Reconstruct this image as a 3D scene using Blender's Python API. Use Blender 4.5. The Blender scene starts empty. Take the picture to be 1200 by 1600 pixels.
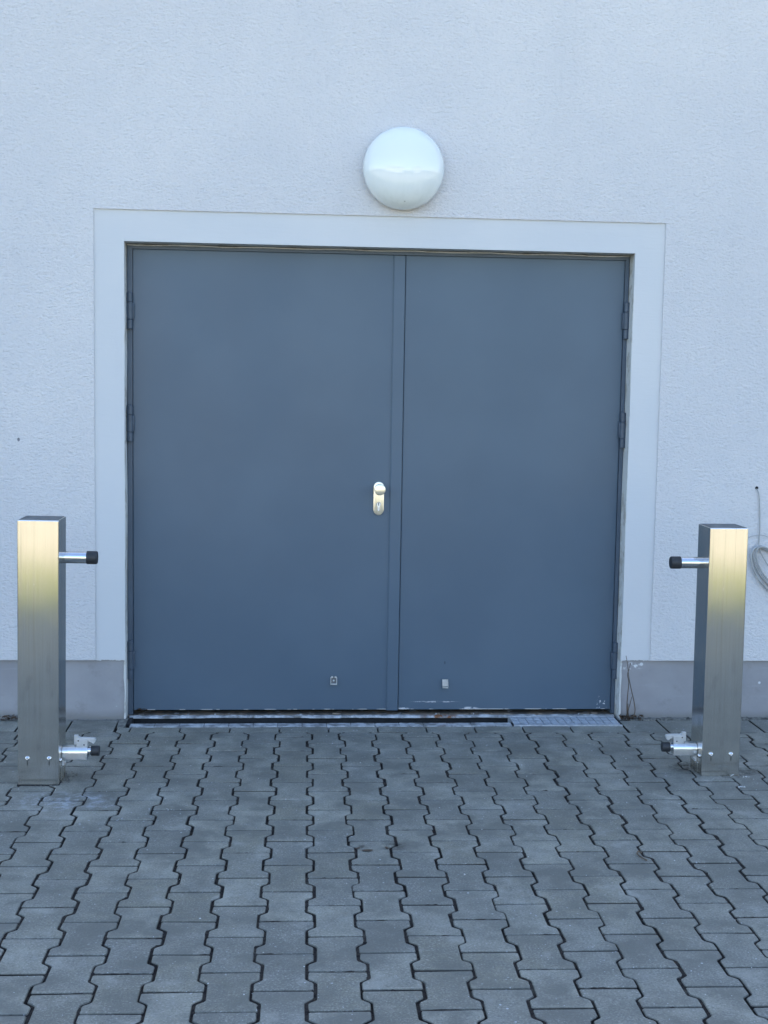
import bpy, bmesh, math, random
from mathutils import Vector, Matrix
random.seed(11)
R = math.radians
scene = bpy.context.scene
COL = scene.collection

# ------------------------------------------------------------------ helpers
def tag(o, label=None, cat=None, group=None, kind=None):
    if label: o['label'] = label
    if cat: o['category'] = cat
    if group: o['group'] = group
    if kind: o['kind'] = kind
    return o

def empty(name, loc, rot=(0, 0, 0)):
    o = bpy.data.objects.new(name, None)
    COL.objects.link(o)
    o.location = loc
    o.rotation_euler = rot
    o.empty_display_size = 0.05
    return o

def link(name, me, mat, parent=None, smooth=False):
    o = bpy.data.objects.new(name, me)
    COL.objects.link(o)
    if mat: me.materials.append(mat)
    if smooth:
        for p in me.polygons: p.use_smooth = True
    if parent: o.parent = parent
    return o

def obj(name, bm, mat, parent=None, smooth=False, angle=None):
    bmesh.ops.recalc_face_normals(bm, faces=bm.faces)
    me = bpy.data.meshes.new(name)
    bm.to_mesh(me)
    bm.free()
    o = link(name, me, mat, parent, smooth)
    if angle:
        me.set_sharp_from_angle(angle=R(angle))
    return o

def box(bm, x0, x1, y0, y1, z0, z1, bev=0.0, seg=2):
    r = bmesh.ops.create_cube(bm, size=1)
    vs = r['verts']
    for v in vs:
        v.co = Vector(((x0 + x1) / 2 + v.co.x * (x1 - x0), (y0 + y1) / 2 + v.co.y * (y1 - y0), (z0 + z1) / 2 + v.co.z * (z1 - z0)))
    if bev:
        es = list({e for v in vs for e in v.link_edges})
        bmesh.ops.bevel(bm, geom=es, offset=bev, segments=seg, profile=0.5, affect='EDGES')

def lathe(bm, prof, n=32, mat=Matrix.Identity(4)):
    """profile of (radius, height) turned about local z"""
    rings = []
    for r, h in prof:
        if r < 1e-6:
            rings.append([bm.verts.new(mat @ Vector((0, 0, h)))])
        else:
            rings.append([bm.verts.new(mat @ Vector((r * math.cos(2 * math.pi * i / n), r * math.sin(2 * math.pi * i / n), h))) for i in range(n)])
    for a, b in zip(rings, rings[1:]):
        for i in range(n):
            j = (i + 1) % n
            if len(a) == 1 and len(b) == 1: continue
            if len(a) == 1: bm.faces.new((a[0], b[i], b[j]))
            elif len(b) == 1: bm.faces.new((a[i], a[j], b[0]))
            else: bm.faces.new((a[i], a[j], b[j], b[i]))

def prism(bm, pts, d0, d1, axis='y', bev=0.0):
    """closed outline (u,v) extruded from d0 to d1; axis y: u=x v=z, axis x: u=y v=z, axis z: u=x v=y"""
    def P(u, v, d):
        return {'y': Vector((u, d, v)), 'x': Vector((d, u, v)), 'z': Vector((u, v, d))}[axis]
    a = [bm.verts.new(P(u, v, d0)) for u, v in pts]
    b = [bm.verts.new(P(u, v, d1)) for u, v in pts]
    f0 = bm.faces.new(a); f1 = bm.faces.new(b[::-1])
    n = len(pts)
    for i in range(n):
        j = (i + 1) % n
        bm.faces.new((a[j], a[i], b[i], b[j]))
    if bev:
        es = list(set(f0.edges) | set(f1.edges))
        bmesh.ops.bevel(bm, geom=es, offset=bev, segments=2, profile=0.5, affect='EDGES')

def tube(bm, pts, rad, n=8):
    pts = [Vector(p) for p in pts]
    rads = rad if isinstance(rad, (list, tuple)) else [rad] * len(pts)
    rings = []
    ref = Vector((0, 1, 0))
    for i, p in enumerate(pts):
        t = (pts[min(i + 1, len(pts) - 1)] - pts[max(i - 1, 0)]).normalized()
        s = t.cross(ref)
        if s.length < 1e-3: s = t.cross(Vector((1, 0, 0)))
        s.normalize()
        u = s.cross(t)
        rings.append([bm.verts.new(p + rads[i] * (math.cos(2 * math.pi * k / n) * s + math.sin(2 * math.pi * k / n) * u)) for k in range(n)])
    for a, b in zip(rings, rings[1:]):
        for k in range(n):
            bm.faces.new((a[k], a[(k + 1) % n], b[(k + 1) % n], b[k]))
    bm.faces.new(rings[0][::-1]); bm.faces.new(rings[-1])

def spline(P, n=8):
    P = [Vector(p) for p in P]
    out = []
    for i in range(len(P) - 1):
        a, b, c, d = P[max(i - 1, 0)], P[i], P[i + 1], P[min(i + 2, len(P) - 1)]
        for k in range(n):
            t = k / n
            out.append(0.5 * ((2 * b) + (c - a) * t + (2 * a - 5 * b + 4 * c - d) * t * t + (3 * b - a - 3 * c + d) * t ** 3))
    out.append(P[-1])
    return out

def copy_tree(o, parent=None):
    c = o.copy()
    COL.objects.link(c)
    if parent: c.parent = parent
    for ch in list(o.children): copy_tree(ch, c)
    return c

# ------------------------------------------------------------------ materials
class NT:
    def __init__(s, name):
        s.m = bpy.data.materials.new(name)
        s.m.use_nodes = True
        s.t = s.m.node_tree
        s.b = s.t.nodes['Principled BSDF']
        s.tc = s.t.nodes.new('ShaderNodeTexCoord').outputs['Object']
    def n(s, typ, **kw):
        x = s.t.nodes.new(typ)
        for k, v in kw.items(): setattr(x, k, v)
        return x
    def l(s, a, b): s.t.links.new(a, b)
    def setv(s, sock, v):
        if hasattr(v, 'is_output') or isinstance(v, bpy.types.NodeSocket): s.l(v, sock)
        else: sock.default_value = v
    def map(s, scale=(1, 1, 1), loc=(0, 0, 0), rot=(0, 0, 0), src=None):
        m = s.n('ShaderNodeMapping')
        m.inputs['Scale'].default_value = scale
        m.inputs['Location'].default_value = loc
        m.inputs['Rotation'].default_value = rot
        s.l(src or s.tc, m.inputs['Vector'])
        return m.outputs[0]
    def noise(s, scale=5, detail=4, rough=0.5, vec=None, dist=0.0):
        x = s.n('ShaderNodeTexNoise')
        x.inputs['Scale'].default_value = scale
        x.inputs['Detail'].default_value = detail
        x.inputs['Roughness'].default_value = rough
        x.inputs['Distortion'].default_value = dist
        s.l(vec or s.tc, x.inputs['Vector'])
        return x.outputs['Fac']
    def voro(s, scale=5, vec=None, feature='F1', out='Distance'):
        x = s.n('ShaderNodeTexVoronoi', feature=feature)
        x.inputs['Scale'].default_value = scale
        s.l(vec or s.tc, x.inputs['Vector'])
        return x.outputs[out]
    def ramp(s, v, lo, hi, a=0.0, b=1.0):
        x = s.n('ShaderNodeMapRange')
        x.interpolation_type = 'SMOOTHSTEP'
        s.l(v, x.inputs['Value'])
        x.inputs['From Min'].default_value = lo
        x.inputs['From Max'].default_value = hi
        x.inputs['To Min'].default_value = a
        x.inputs['To Max'].default_value = b
        return x.outputs[0]
    def math(s, op, a, b=0.0, c=None):
        x = s.n('ShaderNodeMath', operation=op)
        s.setv(x.inputs[0], a); s.setv(x.inputs[1], b)
        if c is not None: s.setv(x.inputs[2], c)
        return x.outputs[0]
    def mix(s, fac, a, b, mode='MIX'):
        x = s.n('ShaderNodeMix', data_type='RGBA', blend_type=mode)
        s.setv(x.inputs['Factor'], fac)
        for k, v in (('A', a), ('B', b)):
            sock = [i for i in x.inputs if i.name == k and i.type == 'RGBA'][0]
            if isinstance(v, tuple) and len(v) == 3: v = (*v, 1)
            s.setv(sock, v)
        return [o for o in x.outputs if o.type == 'RGBA'][0]
    def bump(s, h, strength=0.5, dist=0.01, normal=None):
        x = s.n('ShaderNodeBump')
        x.inputs['Strength'].default_value = strength
        x.inputs['Distance'].default_value = dist
        s.l(h, x.inputs['Height'])
        if normal: s.l(normal, x.inputs['Normal'])
        return x.outputs[0]
    def blob(s, c, r, soft=0.5):
        """1 inside an ellipsoid (object space) of radii r about c, 0 outside"""
        v = s.map(scale=(1 / r[0], 1 / r[1], 1 / r[2]), loc=tuple(-c[i] / r[i] for i in range(3)))
        l = s.n('ShaderNodeVectorMath', operation='LENGTH')
        s.l(v, l.inputs[0])
        return s.ramp(l.outputs['Value'], 1 - soft, 1, 1, 0)
    def done(s, color=None, rough=None, metal=None, normal=None, spec=None, **kw):
        if color is not None:
            s.setv(s.b.inputs['Base Color'], (*color, 1) if isinstance(color, tuple) and len(color) == 3 else color)
        if rough is not None: s.setv(s.b.inputs['Roughness'], rough)
        if metal is not None: s.b.inputs['Metallic'].default_value = metal
        if normal is not None: s.l(normal, s.b.inputs['Normal'])
        if spec is not None: s.b.inputs['Specular IOR Level'].default_value = spec
        for k, v in kw.items(): s.setv(s.b.inputs[k.replace('_', ' ')], v)
        return s.m

def m_render():
    t = NT('rough_render')
    big = t.noise(0.9, 4, 0.6)
    mid = t.noise(5, 4, 0.6)
    v = t.map(scale=(60, 60, 100))
    # trowelled grain: short wavy horizontal strokes with grit between them
    n1 = t.noise(1.0, 5, 0.66, v, 0.45)
    n2 = t.noise(1.0, 3, 0.6, t.map(scale=(150, 150, 210)))
    vv = t.voro(1.0, t.map(scale=(90, 90, 140)), 'SMOOTH_F1')
    h = t.math('ADD', t.math('MULTIPLY', n1, 0.75), t.math('MULTIPLY', n2, 0.28))
    h = t.math('ADD', h, t.math('MULTIPLY', vv, 0.22))
    c = t.mix(t.ramp(big, 0.35, 0.7), (0.650, 0.640, 0.650), (0.708, 0.690, 0.688))
    c = t.mix(t.ramp(mid, 0.3, 0.75, 0, 0.35), c, (0.622, 0.628, 0.650))
    c = t.mix(t.ramp(h, 0.38, 0.62, 0.4, 0.0), c, (0.47, 0.48, 0.50))
    c = t.mix(t.blob((-1.25, 0, 1.156), (0.006, 0.05, 0.009), 0.3), c, (0.22, 0.22, 0.24))
    rain = t.math('MULTIPLY', t.ramp(t.noise(1.0, 4, 0.6, t.map(scale=(7, 7, 0.45))), 0.52, 0.75), t.ramp(t.noise(1.3, 3, 0.5), 0.40, 0.65))
    c = t.mix(t.math('MULTIPLY', rain, 0.08), c, (0.40, 0.40, 0.39))
    # soft brownish tint on the wall below the lamp
    c = t.mix(t.math('MULTIPLY', t.blob((0.33, 0, 2.115), (0.16, 0.1, 0.05), 0.9), 0.16), c, (0.45, 0.36, 0.28))
    return t.done(c, 0.92, normal=t.bump(h, 1.0, 0.009), spec=0.2)

def m_smooth():
    t = NT('smooth_render')
    n1 = t.noise(1.0, 5, 0.65, t.map(scale=(9, 9, 60)), 0.3)
    n2 = t.noise(90, 3, 0.6)
    big = t.noise(1.7, 3, 0.5)
    c = t.mix(t.ramp(big, 0.3, 0.7), (0.572, 0.585, 0.602), (0.612, 0.615, 0.620))
    c = t.mix(t.ramp(n1, 0.62, 0.8, 0, 0.25), c, (0.52, 0.51, 0.51))
    h = t.math('ADD', n1, t.math('MULTIPLY', n2, 0.35))
    return t.done(c, 0.8, normal=t.bump(h, 0.3, 0.003), spec=0.25)

def m_reveal():
    t = NT('reveal_paint')
    n1 = t.noise(14, 5, 0.65)
    c = t.mix(t.ramp(n1, 0.5, 0.62), (0.60, 0.60, 0.58), (0.44, 0.42, 0.38))
    return t.done(c, 0.85, normal=t.bump(t.noise(60, 4, 0.6), 0.5, 0.004))

def m_plinth():
    t = NT('plinth_coat')
    a = t.noise(3.5, 5, 0.6)
    b = t.noise(1.0, 4, 0.6, t.map(scale=(3, 3, 40)))
    c = t.mix(t.ramp(a, 0.3, 0.7), (0.285, 0.278, 0.288), (0.345, 0.338, 0.348))
    c = t.mix(t.ramp(b, 0.58, 0.75, 0, 0.4), c, (0.37, 0.375, 0.39))
    c = t.mix(t.ramp(t.noise(9, 5, 0.7), 0.56, 0.70, 0, 0.35), c, (0.215, 0.205, 0.20))
    # chips and lime spots
    c = t.mix(t.ramp(t.voro(7), 0.045, 0.06, 1, 0), c, (0.62, 0.63, 0.65))
    c = t.mix(t.math('MULTIPLY', t.blob((1.30, 0, 0.225), (0.07, 0.1, 0.022), 0.6), t.ramp(t.noise(60, 3), 0.5, 0.6)), c, (0.68, 0.69, 0.7))
    # splash dirt along the foot
    z = t.n('ShaderNodeSeparateXYZ'); t.l(t.tc, z.inputs[0])
    low = t.ramp(t.math('ADD', z.outputs['Z'], t.math('MULTIPLY', a, -0.09)), -0.042, 0.0, 0.5, 0)
    c = t.mix(low, c, (0.16, 0.15, 0.125))
    return t.done(c, 0.75, normal=t.bump(t.math('ADD', a, t.math('MULTIPLY', t.noise(120, 3), 0.2)), 0.25, 0.006), spec=0.3)

def m_door():
    t = NT('anthracite_paint')
    a = t.noise(2.2, 3, 0.5)
    c = t.mix(t.ramp(a, 0.3, 0.7), (0.084, 0.121, 0.164), (0.093, 0.133, 0.178))
    # tiny paint specks
    c = t.mix(t.ramp(t.voro(3.1), 0.006, 0.010, 0.8, 0), c, (0.35, 0.37, 0.40))
    # scraped line and bare spots low on the right leaf
    sc = t.math('MULTIPLY', t.blob((0.47, 0.1, 0.052), (0.12, 0.2, 0.004), 0.5), t.ramp(t.noise(1, 4, 0.7, t.map(scale=(60, 60, 200))), 0.45, 0.58))
    sp = t.math('MULTIPLY', t.blob((0.62, 0.1, 0.02), (0.055, 0.2, 0.012), 0.5), t.ramp(t.noise(70, 3), 0.45, 0.55))
    s2 = t.math('MULTIPLY', t.blob((0.34, 0.1, 0.022), (0.03, 0.2, 0.006), 0.5), t.ramp(t.noise(70, 3), 0.4, 0.5))
    s3 = t.math('MULTIPLY', t.blob((1.2, 0.1, 0.045), (0.035, 0.2, 0.045), 0.6), t.ramp(t.noise(90, 3), 0.57, 0.62))
    w = t.math('MAXIMUM', t.math('MAXIMUM', sc, sp), t.math('MAXIMUM', s2, s3))
    c = t.mix(w, c, (0.55, 0.56, 0.58))
    c = t.mix(t.math('MULTIPLY', t.blob((0.513, 0.1, 0.222), (0.004, 0.2, 0.009), 0.5), 0.7), c, (0.03, 0.04, 0.055))
    # chipped lower edge
    z = t.n('ShaderNodeSeparateXYZ'); t.l(t.tc, z.inputs[0])
    edge = t.math('MULTIPLY', t.ramp(z.outputs['Z'], 0.0205, 0.0225, 1, 0), t.ramp(t.noise(1, 3, 0.6, t.map(scale=(14, 14, 1))), 0.5, 0.56))
    c = t.mix(edge, c, (0.55, 0.55, 0.55))
    smear = t.noise(1.0, 2, 0.45, t.map(scale=(2.6, 2.6, 1.2)))
    r = t.ramp(smear, 0.15, 0.85, 0.26, 0.40)
    return t.done(c, r, normal=t.bump(t.noise(1.9, 1, 0.4), 0.16, 0.012), spec=0.30)

def m_steel(name, scratched):
    t = NT(name)
    st = t.noise(1.0, 3, 0.7, t.map(scale=(260, 260, 1.6)))
    run = t.noise(1.0, 3, 0.5, t.map(scale=(60, 60, 1.2)))
    sm = t.noise(5, 3, 0.5)
    c = t.mix(t.ramp(st, 0.3, 0.7), (0.69, 0.665, 0.615), (0.78, 0.755, 0.70))
    c = t.mix(t.ramp(run, 0.55, 0.80, 0, 0.35), c, (0.50, 0.48, 0.43))
    # smudges and wipe marks on the lower half
    z = t.n('ShaderNodeSeparateXYZ'); t.l(t.tc, z.inputs[0])
    wipe = t.math('MULTIPLY', t.ramp(t.noise(1.0, 4, 0.6, t.map(scale=(34, 34, 11), rot=(0, 0.2, 0))), 0.56, 0.70), t.ramp(z.outputs['Z'], 0.35, 0.65, 1, 0))
    c = t.mix(t.math('MULTIPLY', wipe, 0.30), c, (0.42, 0.41, 0.385))
    # dark runs below the two bolts
    for bx in (-0.0365, 0.0375):
        c = t.mix(t.math('MULTIPLY', t.blob((bx, -0.07, 0.080), (0.0035, 0.02, 0.014), 0.6), 0.7), c, (0.14, 0.13, 0.12))
    if scratched:
        sc = t.math('MULTIPLY', t.ramp(t.noise(1.0, 2, 0.6, t.map(scale=(330, 3, 0.9))), 0.63, 0.67), t.math('MULTIPLY', t.ramp(z.outputs['Z'], 0.70, 0.80), t.ramp(z.outputs['X'], -0.01, 0.012)))
        c = t.mix(t.math('MULTIPLY', sc, 0.65), c, (0.22, 0.19, 0.15))
    r = t.math('ADD', t.ramp(sm, 0.25, 0.75, 0.14, 0.23), t.ramp(run, 0.35, 0.75, 0.0, 0.06))
    tg = t.n('ShaderNodeTangent', direction_type='RADIAL', axis='Z')
    t.l(tg.outputs[0], t.b.inputs['Tangent'])
    t.b.inputs['Anisotropic'].default_value = 0.9
    return t.done(c, r, 1.0, normal=t.bump(t.noise(1, 2, 0.5, t.map(scale=(9, 9, 5))), 0.05, 0.004))

def m_simple(name, c, rough, metal=0.0, spec=0.5, nscale=40, var=0.15, bump=0.1):
    t = NT(name)
    n = t.noise(nscale, 4, 0.6)
    col = t.mix(t.ramp(n, 0.3, 0.7), tuple(v * (1 - var) for v in c), tuple(min(1, v * (1 + var)) for v in c))
    return t.done(col, rough, metal, normal=t.bump(n, bump, 0.002), spec=spec)

def m_paver():
    t = NT('paver_concrete')
    at = t.n('ShaderNodeAttribute', attribute_name='tone')
    sep = t.n('ShaderNodeSeparateColor'); t.l(at.outputs['Color'], sep.inputs[0])
    big = t.noise(1.1, 5, 0.6)
    blot = t.noise(14, 5, 0.65)
    fine = t.noise(170, 4, 0.75)
    c = t.mix(sep.outputs['Red'], (0.196, 0.191, 0.160), (0.322, 0.308, 0.248))
    c = t.mix(t.ramp(sep.outputs['Green'], 0.70, 0.95, 0, 0.65), c, (0.205, 0.192, 0.140))      # greenish or brown stones
    c = t.mix(t.ramp(big, 0.38, 0.66, 0, 0.45), c, (0.205, 0.212, 0.192))
    c = t.mix(t.ramp(blot, 0.36, 0.68, 0.5, 0.0), c, (0.168, 0.168, 0.155))
    c = t.mix(t.ramp(blot, 0.55, 0.75, 0.0, 0.35), c, (0.30, 0.30, 0.28))
    c = t.mix(t.ramp(fine, 0.52, 0.68, 0.0, 0.7), c, (0.44, 0.435, 0.40))
    c = t.mix(t.ramp(fine, 0.32, 0.48, 0.75, 0.0), c, (0.105, 0.104, 0.096))
    mid = t.noise(5.5, 5, 0.68)
    c = t.mix(t.ramp(mid, 0.36, 0.56, 0.78, 0.0), c, (0.150, 0.148, 0.128))
    c = t.mix(t.ramp(mid, 0.54, 0.70, 0.0, 0.6), c, (0.36, 0.35, 0.31))
    # light mineral specks
    spk = t.math('MULTIPLY', t.ramp(t.voro(95), 0.13, 0.18, 1, 0), t.ramp(t.voro(95, out='Color'), 0.82, 0.85))
    c = t.mix(spk, c, (0.45, 0.46, 0.47))
    spk2 = t.math('MULTIPLY', t.ramp(t.voro(26), 0.06, 0.09, 1, 0), t.ramp(t.noise(2.3, 2), 0.46, 0.62))
    c = t.mix(spk2, c, (0.50, 0.51, 0.52))
    # lime bloom washed out from under the left post
    b1 = t.blob((-0.90, -1.06, 0), (0.24, 0.14, 1), 0.9)
    b2 = t.blob((-0.70, -1.25, 0), (0.30, 0.28, 1), 0.9)
    f = t.ramp(t.noise(22, 5, 0.7), 0.42, 0.72)
    c = t.mix(t.math('MULTIPLY', t.math('MULTIPLY', b1, f), 0.95), c, (0.46, 0.49, 0.54))
    sp3 = t.ramp(t.voro(38), 0.10, 0.17, 1, 0)
    c = t.mix(t.math('MULTIPLY', t.math('MULTIPLY', b2, sp3), 0.8), c, (0.42, 0.44, 0.46))
    # earth stains by the middle stones
    for cx, cy, rx, ry in ((0.17, -1.52, 0.055, 0.06), (0.07, -1.53, 0.02, 0.03), (1.33, -0.72, 0.10, 0.10), (1.53, -0.78, 0.09, 0.07)):
        d = t.math('MULTIPLY', t.blob((cx, cy, 0), (rx, ry, 1), 0.8), t.ramp(t.noise(30, 4, 0.7), 0.38, 0.58))
        c = t.mix(t.math('MULTIPLY', d, 0.8), c, (0.050, 0.046, 0.038))
    # earth caked on the flanks of the stones
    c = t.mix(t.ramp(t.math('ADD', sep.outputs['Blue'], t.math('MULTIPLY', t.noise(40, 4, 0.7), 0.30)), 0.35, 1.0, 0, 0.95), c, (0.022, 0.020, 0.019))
    h = t.math('ADD', t.math('MULTIPLY', fine, 0.5), t.math('MULTIPLY', t.noise(70, 4, 0.65), 0.8))
    return t.done(c, t.ramp(blot, 0.3, 0.7, 0.62, 0.8), normal=t.bump(h, 0.6, 0.005), spec=0.35)

def m_globe():
    t = NT('opal_plastic')
    z = t.n('ShaderNodeSeparateXYZ'); t.l(t.tc, z.inputs[0])
    streak = t.noise(1.0, 4, 0.6, t.map(scale=(70, 70, 5)))
    low = t.ramp(z.outputs['Z'], -0.16, 0.0, 1, 0)
    c = t.mix(t.math('MULTIPLY', low, t.ramp(streak, 0.42, 0.8, 0, 0.22)), (0.79, 0.82, 0.80), (0.58, 0.61, 0.55))
    c = t.mix(t.math('MULTIPLY', low, t.ramp(t.voro(24), 0.05, 0.10, 0.6, 0)), c, (0.25, 0.25, 0.22))
    return t.done(c, 0.035, spec=0.42, Subsurface_Weight=0.25, Subsurface_Radius=(0.03, 0.03, 0.03), Coat_Weight=0.75, Coat_Roughness=0.012, Coat_IOR=1.5)

M = {}
M['render'] = m_render(); M['smooth'] = m_smooth(); M['reveal'] = m_reveal(); M['plinth'] = m_plinth()
M['door'] = m_door(); M['steel'] = m_steel('brushed_steel', False); M['steel_worn'] = m_steel('scratched_steel', True); M['paver'] = m_paver(); M['globe'] = m_globe()
M['frame'] = m_simple('frame_paint', (0.066, 0.094, 0.132), 0.42, nscale=8, var=0.08)
M['hinge'] = m_simple('hinge_paint', (0.056, 0.080, 0.114), 0.42, nscale=30, var=0.1)
M['alu'] = m_simple('cast_aluminium', (0.72, 0.73, 0.74), 0.28, 1.0, nscale=60, var=0.05)
M['white_alu'] = m_simple('pale_coated_aluminium', (0.62, 0.63, 0.64), 0.34, 0.55, nscale=60, var=0.05)
M['chrome'] = m_simple('polished_steel', (0.70, 0.70, 0.71), 0.10, 1.0, nscale=30, var=0.04, bump=0.02)
M['fitting'] = m_simple('champagne_aluminium', (0.95, 0.85, 0.66), 0.32, 0.85, nscale=40, var=0.03, bump=0.03)
M['cap'] = m_simple('weathered_cap', (0.16, 0.17, 0.18), 0.55, 0.6, nscale=25, var=0.25)
M['rubber'] = m_simple('black_rubber', (0.022, 0.024, 0.028), 0.55, nscale=80, var=0.2)
M['galv'] = m_simple('galvanised_steel', (0.46, 0.49, 0.53), 0.5, 0.3, nscale=35, var=0.22, bump=0.15)
M['zinc'] = m_simple('zinc_plate', (0.66, 0.68, 0.70), 0.35, 0.8, nscale=60, var=0.12, bump=0.1)
M['hole'] = m_simple('dark_hole', (0.01, 0.01, 0.012), 0.9)
M['cable'] = m_simple('cable_sheath', (0.36, 0.36, 0.355), 0.45, nscale=30, var=0.12)
M['twig'] = m_simple('dry_twig', (0.10, 0.072, 0.05), 0.8, nscale=50, var=0.35)
M['leaf'] = m_simple('dead_leaf', (0.085, 0.055, 0.035), 0.85, nscale=60, var=0.4)
M['grit'] = m_simple('grit', (0.17, 0.165, 0.145), 0.9, nscale=35, var=0.45)
M['pebble'] = m_simple('pale_pebble', (0.50, 0.50, 0.49), 0.8, nscale=60, var=0.25)
M['trough'] = m_simple('polymer_trough', (0.014, 0.015, 0.018), 0.8, nscale=40, var=0.3)
M['roof'] = m_simple('roof_felt', (0.12, 0.12, 0.12), 0.9)

def m_mortar():
    t = NT('mortar')
    n = t.noise(18, 5, 0.65)
    c = t.mix(t.ramp(n, 0.35, 0.65), (0.17, 0.175, 0.18), (0.50, 0.52, 0.54))
    c = t.mix(t.ramp(t.noise(7, 4, 0.7), 0.55, 0.68, 0, 0.7), c, (0.10, 0.085, 0.06))
    rust = t.math('MULTIPLY', t.blob((0.50, 0.05, 0), (0.12, 0.2, 0.2), 0.8), t.ramp(t.noise(26, 4, 0.7), 0.42, 0.58))
    c = t.mix(rust, c, (0.20, 0.085, 0.035))
    return t.done(c, 0.85, normal=t.bump(t.noise(55, 5, 0.65), 0.7, 0.006))
M['mortar'] = m_mortar()

def m_sill():
    t = NT('rusty_sill')
    n = t.noise(1, 4, 0.7, t.map(scale=(9, 9, 40)))
    c = t.mix(t.ramp(n, 0.42, 0.6), (0.11, 0.10, 0.09), (0.26, 0.20, 0.145))
    c = t.mix(t.ramp(t.noise(1, 3, 0.6, t.map(scale=(22, 22, 5))), 0.6, 0.66), c, (0.42, 0.43, 0.44))
    return t.done(c, 0.7)
M['sill'] = m_sill()

def m_soil():
    t = NT('joint_soil')
    c = t.mix(t.ramp(t.noise(60, 4, 0.7), 0.3, 0.7), (0.016, 0.014, 0.015), (0.052, 0.045, 0.038))
    c = t.mix(t.ramp(t.noise(9, 4, 0.7), 0.55, 0.72, 0, 0.6), c, (0.10, 0.095, 0.08))
    return t.done(c, 0.95, normal=t.bump(t.noise(150, 4), 0.6, 0.006), spec=0.1)
M['soil'] = m_soil()

def m_grass(name, a, b):
    t = NT(name)
    c = t.mix(t.ramp(t.noise(1.3, 6, 0.65), 0.35, 0.65), a, b)
    c = t.mix(t.ramp(t.noise(30, 4, 0.7), 0.4, 0.7, 0, 0.5), c, tuple(v * 0.6 for v in a))
    return t.done(c, 0.9, normal=t.bump(t.noise(80, 4, 0.7), 0.7, 0.03), spec=0.15)
M['lawn'] = m_grass('lawn_grass', (0.17, 0.20, 0.045), (0.23, 0.245, 0.065))
M['field'] = m_grass('field_grass', (0.15, 0.16, 0.07), (0.21, 0.20, 0.09))
M['road'] = m_simple('pale_gravel_road', (0.39, 0.34, 0.24), 0.9, nscale=9, var=0.12)
M['wood'] = m_grass('far_foliage', (0.03, 0.045, 0.02), (0.05, 0.065, 0.03))
M['house'] = m_simple('white_house_render', (0.80, 0.79, 0.75), 0.85, nscale=3, var=0.04)
M['tile'] = m_simple('roof_tile', (0.20, 0.09, 0.06), 0.8, nscale=6, var=0.2)
M['glass'] = m_simple('window_glass', (0.03, 0.035, 0.04), 0.1, nscale=3, var=0.1, bump=0.0)

# ------------------------------------------------------------------ ground
bm = bmesh.new()
vs = [bm.verts.new(p) for p in ((-400, -400, -0.06), (400, -400, -0.06), (400, 300, -0.06), (-400, 300, -0.06))]
bm.faces.new(vs)
tag(obj('ground', bm, M['field']), kind='structure')

# soil bed between the stones, cut out for the drain channel
bm = bmesh.new()
for x0, x1, y0, y1 in ((-12, -0.83, -4.72, 0.02), (1.245, 12, -4.72, 0.02), (-0.83, 1.245, -4.72, -0.125)):
    vs = [bm.verts.new(p) for p in ((x0, y0, -0.0105), (x1, y0, -0.0105), (x1, y1, -0.0105), (x0, y1, -0.0105))]
    bm.faces.new(vs)
tag(obj('joint_bed', bm, M['soil']), kind='structure')

bm = bmesh.new()
box(bm, -40, 40, -6.25, -4.74, -0.05, -0.004)
tag(obj('lawn', bm, M['lawn']), kind='structure')
bm = bmesh.new()
box(bm, -60, 60, -24.0, -6.27, -0.05, -0.008)
tag(obj('road', bm, M['road']), kind='structure')

# interlocking bone-shaped pavers
PA = -0.016; PO = Vector((-0.0412, -2.573)); PX = 0.1269; PY = 0.2
ca, sa = math.cos(PA), math.sin(PA)
def L2W(u, v): return (PO.x + ca * u - sa * v, PO.y + sa * u + ca * v)
def edge_line(x): return -0.2075 - 0.0155 * (x - 0.2)       # field side of the straight course at the wall

WW, NW = 0.0710, 0.0502
def bone():
    ys = [(-0.0972, WW), (-0.0605, WW), (-0.0425, NW), (0.0425, NW), (0.0605, WW), (0.0972, WW)]
    right = [(w, y) for y, w in ys]
    left = [(-w, y) for y, w in reversed(ys)]
    return right + left                                        # counter-clockwise

def chamfer(P, d):
    out = []
    n = len(P)
    for i in range(n):
        a, b, c = Vector(P[i - 1]), Vector(P[i]), Vector(P[(i + 1) % n])
        for q in (a, c):
            e = q - b
            out.append(tuple(b + e * min(0.42, d / max(e.length, 1e-6))))
    return out

def clip(P, f):
    out = []
    n = len(P)
    for i in range(n):
        a, b = P[i], P[(i + 1) % n]
        fa, fb = f(a), f(b)
        if fa <= 0: out.append(a)
        if fa * fb < 0:
            t = fa / (fa - fb)
            out.append((a[0] + (b[0] - a[0]) * t, a[1] + (b[1] - a[1]) * t))
    res = []
    for p in out:
        if not res or (p[0] - res[-1][0]) ** 2 + (p[1] - res[-1][1]) ** 2 > 1e-7: res.append(p)
    return res

def area(P):
    return 0.5 * sum(P[i][0] * P[(i + 1) % len(P)][1] - P[(i + 1) % len(P)][0] * P[i][1] for i in range(len(P)))

def inset(P, d):
    out = []
    n = len(P)
    for i in range(n):
        a, b, c = Vector(P[i - 1]), Vector(P[i]), Vector(P[(i + 1) % n])
        e1 = (b - a).normalized(); e2 = (c - b).normalized()
        n1 = Vector((-e1.y, e1.x)); n2 = Vector((-e2.y, e2.x))
        m = n1 + n2
        if m.length < 1e-4: m = n1
        m.normalize()
        k = d / max(0.5, m.dot(n1))
        out.append((b.x + m.x * k, b.y + m.y * k))
    return out

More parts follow.
